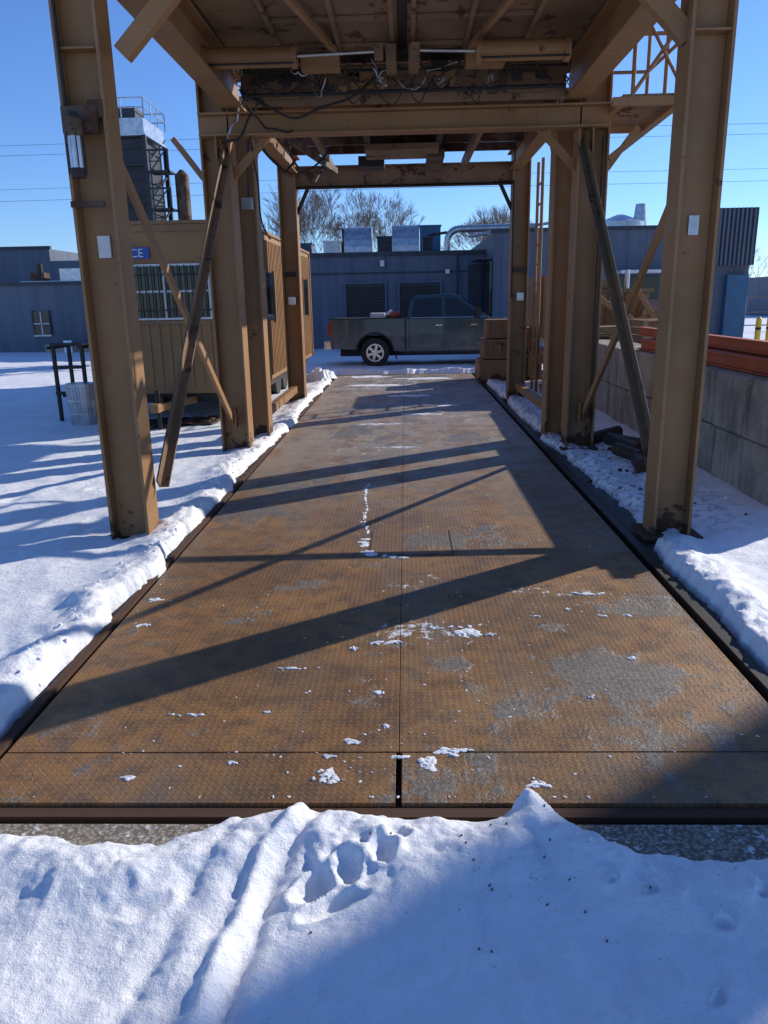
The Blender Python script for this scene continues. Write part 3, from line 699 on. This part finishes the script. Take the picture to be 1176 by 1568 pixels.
for i in range(12): b.beam((2.7+rnd.uniform(-.1,.1),14.2+i*.05,1.17+.03*(i%3)),(3.9+rnd.uniform(-.2,.2),14.3+i*.05,1.19+.03*(i%3)),.12,.03,WOOD)
b.make('pallet_stack')
H=empty('mobile_feed_hopper')
b=B()
b.prism([(2.75,1.0),(3.3,.7),(4.3,.7),(5.3,1.55),(5.2,1.65),(4.2,1.15),(3.4,1.2),(3.1,2.15),(2.75,2.2)],'y',15.8,16.0,TAN)
b.prism([(2.7,1.2),(3.2,.75),(3.3,.8),(2.85,2.2),(2.7,2.2)],'y',16.0,17.6,TAN)
b.prism([(4.2,.75),(5.35,1.6),(5.25,1.7),(4.1,.85)],'y',16.0,17.6,TAN)
b.prism([(3.2,.6),(4.5,.6),(4.9,1.85),(3.0,1.85)],'y',16.1,17.5,TANR)
b.box(3.0,4.95,16.05,17.5,1.855,1.93,TAND)
for i in range(6): b.beam((3.25+i*.24,16.08,.62),(3.08+i*.34,16.08,1.84),.05,.05,TAN)
b.box(3.6,4.3,16.2,17.2,1.94,2.12,TAND); b.cyl((4.5,16.4,1.94),(4.5,16.4,2.3),.05,GALV,10)
b.beam((3.4,15.78,2.0),(5.0,15.78,1.0),.06,.12,TAN); b.beam((4.5,15.76,1.95),(5.2,15.76,.9),.06,.1,TAN)
b.make('chute',H,.008)
b=B()
b.box(2.7,5.4,15.9,16.05,.5,.66,TAN); b.box(2.7,5.4,17.2,17.35,.5,.66,TAN)
for x in(2.8,5.2): b.box(x,x+.1,15.9,16.0,0,.5,TAN); b.box(x,x+.1,17.25,17.35,0,.5,TAN); b.cyl((x+.05,15.85,.9),(x+.05,15.85,1.6),.03,GALV,8)
for yy in(15.6,17.4):
    b.cyl((4.0,yy,.42),(4.0,yy+.22,.42),.42,BLACK,22); b.cyl((4.0,yy-.01,.42),(4.0,yy+.23,.42),.2,TAN,16)
b.make('chassis',H,.006)
for x,y in((11.9,27),(12.4,27.3),(13.3,27),(13.0,28)):
    b=B(); b.cyl((x,y,0),(x,y,.95),.09,YEL,16); b.cyl((x,y,.95),(x,y,1.02),.09,YEL,16,.04); b.cyl((x,y,.6),(x,y,.68),.094,BLACK,16,cap=False); b.make('bollard')
b=B()
for i in range(24): b.box(13+i*1.5,13.08+i*1.5,38,38.08,0,1.7,GALV)
for z in(.3,.9,1.6): b.box(13,49,37.97,38,z,z+.05,BARK)
b.make('fence')
b=B()
rnd=random.Random(3)
for i in range(46):
    x=rnd.uniform(7,12.5);y=rnd.uniform(17,24);s=rnd.uniform(.1,.4)
    b.beam((x,y,s*.4),(x+rnd.uniform(-1,1),y+rnd.uniform(-.5,.5),s),s*.4,s*.5,rnd.choice([DARK,RUSTB,CONC,BLUET,TAND,WHITE]))
b.make('scrap_pile')
b=B()
for i,(x,y,s) in enumerate([(-1.95,17.8,.28),(-2.1,18.2,.22),(-1.9,18.5,.15)]):
    for k in range(14):
        a=rnd.uniform(0,6.28);q=rnd.uniform(.03,.3); b.cyl((x+q*math.cos(a),y+q*math.sin(a),0),(x+q*.7*math.cos(a),y+q*.7*math.sin(a),s*(1.1-2*q)+.1*rnd.random()),.12,SNOW,7,.04)
b.make('snow_heap')

# ------------------------------------------------------------ pickup truck
def paint():
    s=NT('dark_teal_truck_paint')
    sep=s.n('ShaderNodeSeparateXYZ'); s.l(s.P,sep.inputs[0])
    low=s.math('SUBTRACT',1.0,s.ramp(sep.outputs[2],.45,1.2))
    d=s.math('MULTIPLY',s.math('ADD',low,.1),s.ramp(s.noise(3,6,.7),.25,.6),clamp=True)
    col=s.mix(d,(.010,.042,.052),(.14,.145,.15))
    s.b.inputs['Coat Weight'].default_value=.5
    return s.out(col,s.math('ADD',s.math('MULTIPLY',d,.4),.25),.2,s.bump(s.noise(8,3),.02,.01))
PAINT=paint()
CHROME=simple('chrome',(.6,.6,.62),(.5,.5,.5),.2,1)
RED=simple('red_lens',(.4,.01,.01),(.3,.01,.01),.2)
K=empty('pickup_truck')
ox,oyn,oyf=-2.12,21.6,23.55
def arc(cx,cz,r,a0,a1,n=10): return [(cx+r*math.cos(math.radians(a0+(a1-a0)*i/n)),cz+r*math.sin(math.radians(a0+(a1-a0)*i/n))) for i in range(n+1)]
rw,fw=1.28,4.95; zc=.42
def off(p): return [(ox+a,c) for a,c in p]
low=[(.06,.62),(.1,.52)]+[(rw-.50,.50)]+arc(rw,zc,.50,170,10)+[(rw+.52,.45),(2.0,.42),(fw-.52,.42)]+arc(fw,zc,.5,170,10)+[(fw+.55,.5),(5.88,.5),(5.92,.75),(5.9,1.05),(5.82,1.17),(5.3,1.24),(4.45,1.29),(4.2,1.29),(2.17,1.29),(2.15,1.31),(.05,1.31),(.02,1.2)]
b=B(); b.prism(off(low),'y',oyn,oyf,PAINT); b.make('body',K,.03)
b=B()
cab=[(2.18,1.285),(2.28,1.78),(2.42,1.90),(3.35,1.93),(3.62,1.87),(4.38,1.32),(4.4,1.285)]
n=len(cab); vs=[]
for (a,c) in off(cab):
    ins=.03+.16*max(0,(c-1.285))/.6; vs.append((a,oyn+ins,c))
for (a,c) in off(cab):
    ins=.03+.16*max(0,(c-1.285))/.6; vs.append((a,oyf-ins,c))
b.add(vs,[tuple(range(n)),tuple(range(n,2*n))[::-1]]+[(i,(i+1)%n,n+(i+1)%n,n+i) for i in range(n)],PAINT)
b.make('cab',K,.02)
b=B()
def sidepoly(poly,mat,pr):
    for sgn in(0,1):
        vs=[]
        for k in(pr,-.01):
            for a,c in off(poly):
                ins=.03+.16*max(0,(c-1.285))/.6-k
                vs.append((a,oyn+ins if sgn==0 else oyf-ins,c))
        m=len(poly); b.add(vs,[tuple(range(m)),tuple(range(m,2*m))[::-1]]+[(i,(i+1)%m,m+(i+1)%m,m+i) for i in range(m)],mat)
sidepoly([(2.30,1.34),(2.38,1.74),(2.46,1.82),(3.12,1.84),(3.12,1.34)],GLASS,.006)
sidepoly([(3.22,1.34),(3.22,1.84),(3.42,1.82),(3.60,1.76),(4.12,1.38),(4.12,1.34)],GLASS,.006)
sidepoly([(2.26,1.31),(4.3,1.31),(4.3,1.325),(2.26,1.325)],CHROME,.012)
wx0,wx1=3.66,4.36
b.add([(ox+wx0,oyn+.2,1.86),(ox+wx0,oyf-.2,1.86),(ox+wx1,oyf-.08,1.36),(ox+wx1,oyn+.08,1.36)],[(0,1,2,3)],GLASS)
b.make('windows',K)
b=B()
for x in(2.22,3.17,4.15): b.box(ox+x,ox+x+.014,oyn-.003,oyn+.01,.5,1.27,BLACK)
b.box(ox+2.1,ox+2.14,oyn-.004,oyn+.01,.45,1.3,BLACK)
for x in(2.95,3.9): b.box(ox+x,ox+x+.18,oyn-.03,oyn-.004,1.1,1.13,CHROME)
for yy in(oyn-.2,oyf+.02):
    b.box(ox+4.02,ox+4.16,yy,yy+.18,1.32,1.55,BLACK)
b.box(ox+2.0,ox+4.3,oyn-.07,oyn+.05,.36,.42,BLACK)
b.box(ox-.12,ox+.06,oyn+.05,oyf-.05,.5,.72,CHROME); b.box(ox+5.9,ox+6.02,oyn+.04,oyf-.04,.48,.75,CHROME)
b.box(ox+.0,ox+.10,oyn-.008,oyn+.15,.88,1.2,RED); b.box(ox+5.72,ox+5.93,oyn-.008,oyn+.2,.9,1.08,WHITE)
b.box(ox+.15,ox+2.05,oyn+.06,oyf-.06,1.305,1.318,BLACK); b.box(ox+.05,ox+2.1,oyn-.01,oyn+.07,1.308,1.335,BLACK)
b.box(ox+1.15,ox+1.55,oyn+.4,oyn+1.2,1.32,1.45,WHITE); b.cyl((ox+1.7,oyn+.5,1.37),(ox+1.95,oyn+.6,1.42),.09,ORG,12); b.box(ox+1.6,ox+2.05,oyn+.5,oyf-.5,1.319,1.39,DARK)
b.cyl((ox+1.6,oyn+.9,1.36),(ox+1.75,oyn+.9,1.5),.07,WHITE,10)
b.box(ox+2.75,ox+3.1,oyn+.8,oyf-.8,1.93,1.97,DARK)
b.box(ox+rw+.56,ox+rw+.6,oyn+.02,oyn+.3,.22,.5,BLACK)
for c in(rw,fw):
    pts=[(ox+a,oyn-.012,z) for a,z in arc(c,zc,.51,172,8,14)]
    b.tube(pts,.025,BLACK,6)
b.make('trim',K)
b=B()
for c in(rw,fw):
    for y0_,sg in((oyn+.0,1),(oyf-.0,-1)):
        ya,yb_=y0_,y0_+sg*.27
        b.cyl((ox+c,ya,zc-.02),(ox+c,yb_,zc-.02),.395,BLACK,32)
        b.cyl((ox+c,ya-sg*.006,zc-.02),(ox+c,ya+sg*.02,zc-.02),.245,CHROME,28); b.cyl((ox+c,ya-sg*.010,zc-.02),(ox+c,ya,zc-.02),.205,BLACK,24)
        for k in range(6):
            t=k*math.pi/3+.3; b.beam((ox+c,ya-sg*.02,zc-.02),(ox+c+.22*math.cos(t),ya-sg*.02,zc-.02+.22*math.sin(t)),.03,.07,CHROME,up=(math.sin(t),0,-math.cos(t)))
        b.cyl((ox+c,ya-sg*.04,zc-.02),(ox+c,ya,zc-.02),.06,CHROME,14)
    b.box(ox+c-.5,ox+c+.5,oyn+.28,oyf-.28,.3,.8,BLACK)
b.box(ox+.3,ox+5.6,oyn+.3,oyf-.3,.3,.48,BLACK)
b.make('wheels',K)

# ------------------------------------------------------------ trees
def tree(b,x,y,h,rnd,r0=.12,depth=7):
    def br(p,d,L,r,k):
        segs=2
        for i in range(segs):
            d=(d+Vector((rnd.gauss(0,.1),rnd.gauss(0,.1),rnd.gauss(0,.05)+.05))).normalized()
            q=p+d*L/segs; b.cyl(p,q,r,BARK,3 if k>3 else 5,max(r*.82,.006),cap=False); p=q; r*=.82
        if k>=depth: return
        for i in range(rnd.choice([2,3,3])):
            ax=Vector((rnd.gauss(0,1),rnd.gauss(0,1),rnd.gauss(0,.3))).normalized()
            nd=(d*1.0+ax*rnd.uniform(.3,.6)); nd.z=max(nd.z,.2); br(p,nd.normalized(),L*rnd.uniform(.72,.88),max(r*.66,.010),k+1)
    br(Vector((x,y,0)),Vector((0,0,1)),h*.215,r0,0)
for i,(x,y,h) in enumerate([(-5.6,52,9.6),(-4.2,54,10.2),(-2.6,53,9.4),(-1.2,55,8.8),(-7.0,56,9.0),(5.2,58,8.6),(6.8,60,8.4),(9.0,62,7.6)]):
    b=B(); tree(b,x,y,h,random.Random(11+i)); b.make('bare_tree')
b=B(); rnd=random.Random(4)
for i in range(44): tree(b,rnd.uniform(32,62) if i<36 else rnd.uniform(-60,-20),rnd.uniform(75,95),rnd.uniform(7,11),rnd,.12,4)
b.make('distant_trees')
b=B(); b.box(28,60,62,70,0,3.0,WALL); b.box(28,60,61.9,62.1,3.0,3.3,WALLD)
for i in range(10): b.box(29+i*3,30.4+i*3,61.92,61.98,1,2.2,GLASS)
b.make('far_warehouse')
b=B()
for z,y,s in((9.6,45,.3),(10.1,45,.35),(7.3,45,.25),(8.6,50,.4)):
    pts=[(-60+i*6,y,z+.6*((i%10-5)/5)**2*s+ (i*.02)) for i in range(21)]
    b.tube(pts,.009,BLACK,5)
b.tube([(14,25,3.5),(13.2,25,5.9),(16,25,8.0)],.02,DARK,6)
b.make('overhead_wires')

# ------------------------------------------------------------ light
el=math.radians(26); az=math.atan2(.81,.585)
sd=Vector((math.sin(az)*math.cos(el),math.cos(az)*math.cos(el),math.sin(el)))
sl=bpy.data.lights.new('sun','SUN'); sl.energy=5; sl.angle=math.radians(.5); sl.color=(1,.94,.84)
so=bpy.data.objects.new('sun',sl); scene.collection.objects.link(so); so.rotation_euler=sd.to_track_quat('Z','Y').to_euler(); so.location=(20,20,20)
w=bpy.data.worlds.new('World'); scene.world=w; w.use_nodes=True
nt=w.node_tree; sky=nt.nodes.new('ShaderNodeTexSky'); sky.sky_type='NISHITA'; sky.sun_disc=False
sky.sun_elevation=el; sky.sun_rotation=az; sky.altitude=300; sky.air_density=1.0; sky.dust_density=0.1; sky.ozone_density=3.0
mx=nt.nodes.new('ShaderNodeMix'); mx.data_type='RGBA'; mx.blend_type='MULTIPLY'; mx.inputs[0].default_value=1
mx.inputs[7].default_value=(.74,1.0,1.48,1)
nt.links.new(sky.outputs[0],mx.inputs[6])
bg=nt.nodes['Background']; bg.inputs['Strength'].default_value=.115; nt.links.new(mx.outputs[2],bg.inputs['Color'])

# ------------------------------------------------------------ camera
a=math.radians(1.8);p=math.radians(15.4);r=math.radians(1.1)
f=Vector((-math.sin(a)*math.cos(p),math.cos(a)*math.cos(p),-math.sin(p)))
R=Vector((math.cos(a),math.sin(a),0)); U=R.cross(f)
R2=R*math.cos(r)-U*math.sin(r); U2=U*math.cos(r)+R*math.sin(r)
M=Matrix((( R2.x,U2.x,-f.x,0),(R2.y,U2.y,-f.y,0),(R2.z,U2.z,-f.z,1.8),(0,0,0,1)))
cd=bpy.data.cameras.new('camera'); cd.sensor_fit='VERTICAL'; cd.sensor_height=36; cd.lens=27.05; cd.clip_end=2000; cd.clip_start=.05
co_=bpy.data.objects.new('camera',cd); scene.collection.objects.link(co_); co_.matrix_world=M; scene.camera=co_
